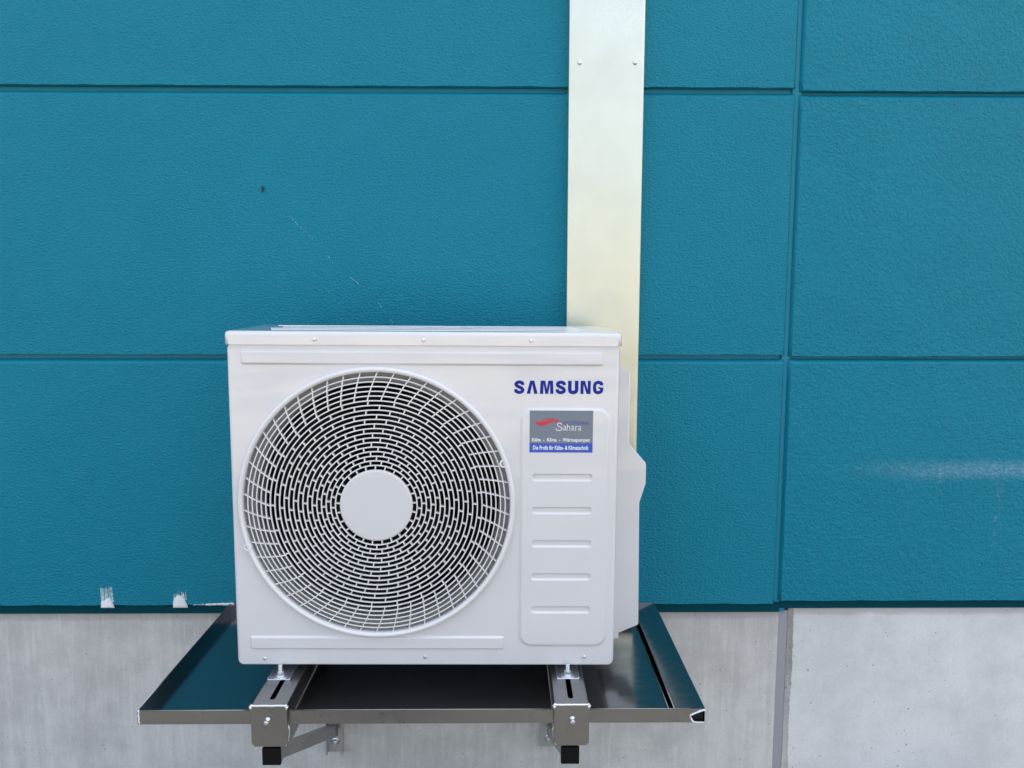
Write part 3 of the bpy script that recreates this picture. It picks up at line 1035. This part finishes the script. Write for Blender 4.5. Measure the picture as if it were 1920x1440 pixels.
# ------------------------------------------------------------------ wall brackets
GRP = 'brackets carrying the air conditioner'
def bracket(cx_, hw, label, rail_bottom, bolt_z, side, left):
    t = thing('wall_bracket', label, 'bracket', (cx_, -0.03, 0.5895), group=GRP)
    def fin(b_, name, mat):
        bmesh.ops.translate(b_.bm, verts=b_.bm.verts, vec=(0, 0.03, -0.5895))
        return b_.done(name, mat, t)
    zt, zb, yf, yw = 0.6850, 0.5895, -0.645, -0.031
    # box arm with a slot in its top
    b = B()
    r = 0.003
    slot = rrect(-0.0062, -0.6215, 0.0062, -0.505, 0.0061, 6)
    top = b.lxy([(-hw + r, yf), (hw - r, yf), (hw - r, yw), (-hw + r, yw)], zt)
    so = b.lxy(slot, zt)
    b.fill([top, so], (0, 0, 1))
    sd = b.lxy(slot, zt - 0.003)
    b.bridge(so, sd, True)
    for s in (-1, 1):
        ed = [b.loop([(s * (hw - r + r * math.sin(R(a))), y, zt - r + r * math.cos(R(a))) for a in (0, 30, 60, 90)]) for y in (yf, yw)]
        b.bridge(ed[0], ed[1], True, False)
        b.face(b.loop([(s * hw, yf, zt - r), (s * hw, yw, zt - r), (s * hw, yw, zb), (s * hw, yf, zb)]))
    b.face(b.loop([(-hw, yf, zb), (hw, yf, zb), (hw, yw, zb), (-hw, yw, zb)]))
    fin(b, 'arm', 'steel_arm')
    # welded end cap with clipped lower corners
    b = B()
    k = 0.004
    out = [(-hw + k, zb - 0.0003), (hw - k, zb - 0.0003), (hw + 0.0005, zb + k), (hw + 0.0005, zt - 0.0025), (-hw - 0.0005, zt - 0.0025), (-hw - 0.0005, zb + k)]
    l0 = b.lxz([(x * 0.985, z) for x, z in out], yf - 0.0040)
    l1 = b.lxz(out, yf - 0.0030)
    l2 = b.lxz(out, yf + 0.0005)
    b.face(l0)
    b.bridge(l1, l0, False)
    b.bridge(l2, l1, False)
    cap = fin(b, 'end_cap', 'steel_arm')
    # weld bead along the top of the cap
    b = B()
    rr_ = random.Random(int(cx_ * 1000) + 4)
    n = 26
    pts = [(-hw - 0.001 + (2 * hw + 0.002) * i / n, yf - 0.0020 + rr_.uniform(-0.0003, 0.0003), zt - 0.0012 + rr_.uniform(-0.0003, 0.0003)) for i in range(n + 1)]
    b.tube(pts, [0.0042 if i in (0, n) else 0.0036 if i in (1, n - 1) else 0.0027 + rr_.uniform(-0.0002, 0.0002) for i in range(n + 1)], 8)
    fin(b, 'weld_bead', 'weld')
    for s in (-1, 1):
        b = B()
        b.tube([(s * (hw + 0.0004), yf - 0.002, zt - 0.002), (s * (hw + 0.0002), yf - 0.0025, zt - 0.008), (s * (hw - 0.0010), yf - 0.003, zt - 0.013)], [0.0042, 0.0026, 0.0008], 8)
        fin(b, 'weld_bead', 'weld')
        b = B()
        b.tube([(s * (hw - 0.0005), yf - 0.003, zb + 0.0055), (s * (hw - 0.0045), yf - 0.003, zb + 0.0005)], [0.0009, 0.0018], 6)
        fin(b, 'weld_bead', 'weld')
    b = B()
    if left:
        b.tube([(hw + 0.003, yf - 0.0005, zb + 0.048), (hw + 0.0042, yf - 0.0005, zb + 0.036), (hw + 0.0038, yf - 0.0005, zb + 0.024), (hw + 0.0012, yf - 0.0005, zb + 0.012), (hw - 0.003, yf - 0.0005, zb + 0.003), (hw - 0.008, yf - 0.0005, zb - 0.0005)], [0.0006, 0.0013, 0.0016, 0.0015, 0.0014, 0.0007], 8)
    else:
        b.tube([(-hw - 0.002, yf - 0.0005, zb + 0.042), (-hw - 0.0032, yf - 0.0005, zb + 0.034), (-hw - 0.0020, yf - 0.0005, zb + 0.022), (-hw - 0.0012, yf - 0.0005, zb + 0.010)], [0.0005, 0.0012, 0.0009, 0.0005], 8)
    fin(b, 'weld_bead', 'weld')
    # cap bolt with washer
    b = B()
    bx_, bz = (-0.0020 if left else 0.0015), 0.6525
    b.lathe(bx_, bz, [(0.0058, yf - 0.0040), (0.0056, yf - 0.0058), (0.0030, yf - 0.0060), (0.0028, yf - 0.0200)], 16, True)
    b.face(b.lxz(circle(bx_, bz, 0.0028, 16), yf - 0.0200))
    b.lathe(bx_, bz, [(0.0052, yf - 0.0150), (0.0052, yf - 0.0195), (0.0026, yf - 0.0205)], 6, False)
    fin(b, 'bolt', 'zinc')
    # zinc clamp plate, washer, nut and stud in front of the unit
    px, py = (-0.0085 if left else 0.0008), -0.519
    b = B()
    b.box(px - 0.0255, px + 0.0255, -0.5355, -0.455, zt + 0.0002, zt + 0.0026, 0.0008, 1)
    for s in (-1, 1):
        b.box(px + s * 0.0255 - 0.0012, px + s * 0.0255 + 0.0012, -0.5355, -0.455, zt + 0.0002, zt + 0.0062, 0.0006, 1)
    b.box(px - 0.0255, px + 0.0255, -0.5362, -0.5342, zt + 0.0002, zt + 0.0040, 0.0006, 1)
    fin(b, 'clamp_plate', 'zinc')
    b = B()
    def vcyl(r_, z0_, z1_, n_=20, bev=0.0006):
        ls = [b.lxy([(px + rr2 * math.cos(2 * math.pi * i / n_), py + rr2 * math.sin(2 * math.pi * i / n_)) for i in range(n_)], z_) for rr2, z_ in ((r_, z0_), (r_, z1_ - bev), (r_ - bev, z1_))]
        b.bridge(ls[0], ls[1], n_ > 8)
        b.bridge(ls[1], ls[2], True)
        b.face(ls[2])
    vcyl(0.0165, zt + 0.0027, zt + 0.0050)
    vcyl(0.0098, zt + 0.0050, zt + 0.0072)
    vcyl(0.0086, zt + 0.0072, zt + 0.0150, 6)
    zz_ = zt + 0.0150
    while zz_ < zt + 0.0320:
        vcyl(0.0048, zz_, zz_ + 0.0013, 14)
        zz_ += 0.00125
    fin(b, 'stud', 'zinc')
    # square tube under the arm with a black plug
    tx = 0.0002 if left else -0.0018
    w = 0.0200
    b = B()
    b.box(tx - w, tx + w, -0.632, yw, 0.5400, 0.5798, 0.002, 2)
    fin(b, 'lower_tube', 'steel_arm')
    b = B()
    b.box(tx - w - 0.0008, tx + w + 0.0008, -0.642, -0.6325, 0.5393, 0.5805, 0.003, 3)
    b.box(tx - w + 0.004, tx + w - 0.004, -0.6405, -0.6322, 0.5815, 0.5885, 0.001, 1)
    fin(b, 'end_plug', 'rubber')
    # diagonal brace down to the wall rail
    b = B()
    x0b, x1b = tx - 0.016, tx + 0.016
    A = b.loop([(x0b, -0.560, 0.5398), (x1b, -0.560, 0.5398), (x1b, -0.030, 0.285), (x0b, -0.030, 0.285)])
    C = b.loop([(x0b, -0.615, 0.5398), (x1b, -0.615, 0.5398), (x1b, -0.030, 0.250), (x0b, -0.030, 0.250)])
    b.face(A)
    b.face(C[::-1])
    b.bridge(A, C, False)
    fin(b, 'brace', 'steel_arm')
    # U-shaped wall rail and its anchor
    b = B()
    rx = side
    b.box(rx - 0.0235, rx + 0.0235, -0.0050, -0.0010, rail_bottom, 0.640)
    for s in (-1, 1):
        b.box(rx + s * 0.0235 - 0.0016, rx + s * 0.0235 + 0.0016, -0.0290, -0.0050, rail_bottom + 0.001, 0.640)
    fin(b, 'wall_rail', 'rail_zinc')
    b = B()
    b.lathe(rx, bolt_z, [(0.0125, -0.0052), (0.0122, -0.0075), (0.0080, -0.0078)], 24, True)
    b.lathe(rx, bolt_z, [(0.0080, -0.0078), (0.0080, -0.0130), (0.0066, -0.0142), (0.0038, -0.0142), (0.0038, -0.0215)], 6, False)
    b.face(b.lxz(circle(rx, bolt_z, 0.0038, 6), -0.0215))
    fin(b, 'anchor_bolt', 'zinc')
    return t
bracket(ARM[0][0], ARM[0][1], 'steel wall bracket with black tube plug below the fan side of the unit', 0.1836, 0.2183, 0.0028, True)
bracket(ARM[1][0], ARM[1][1], 'steel wall bracket with black tube plug below the lettered side of the unit', 0.1981, 0.2258, -0.0125, False)
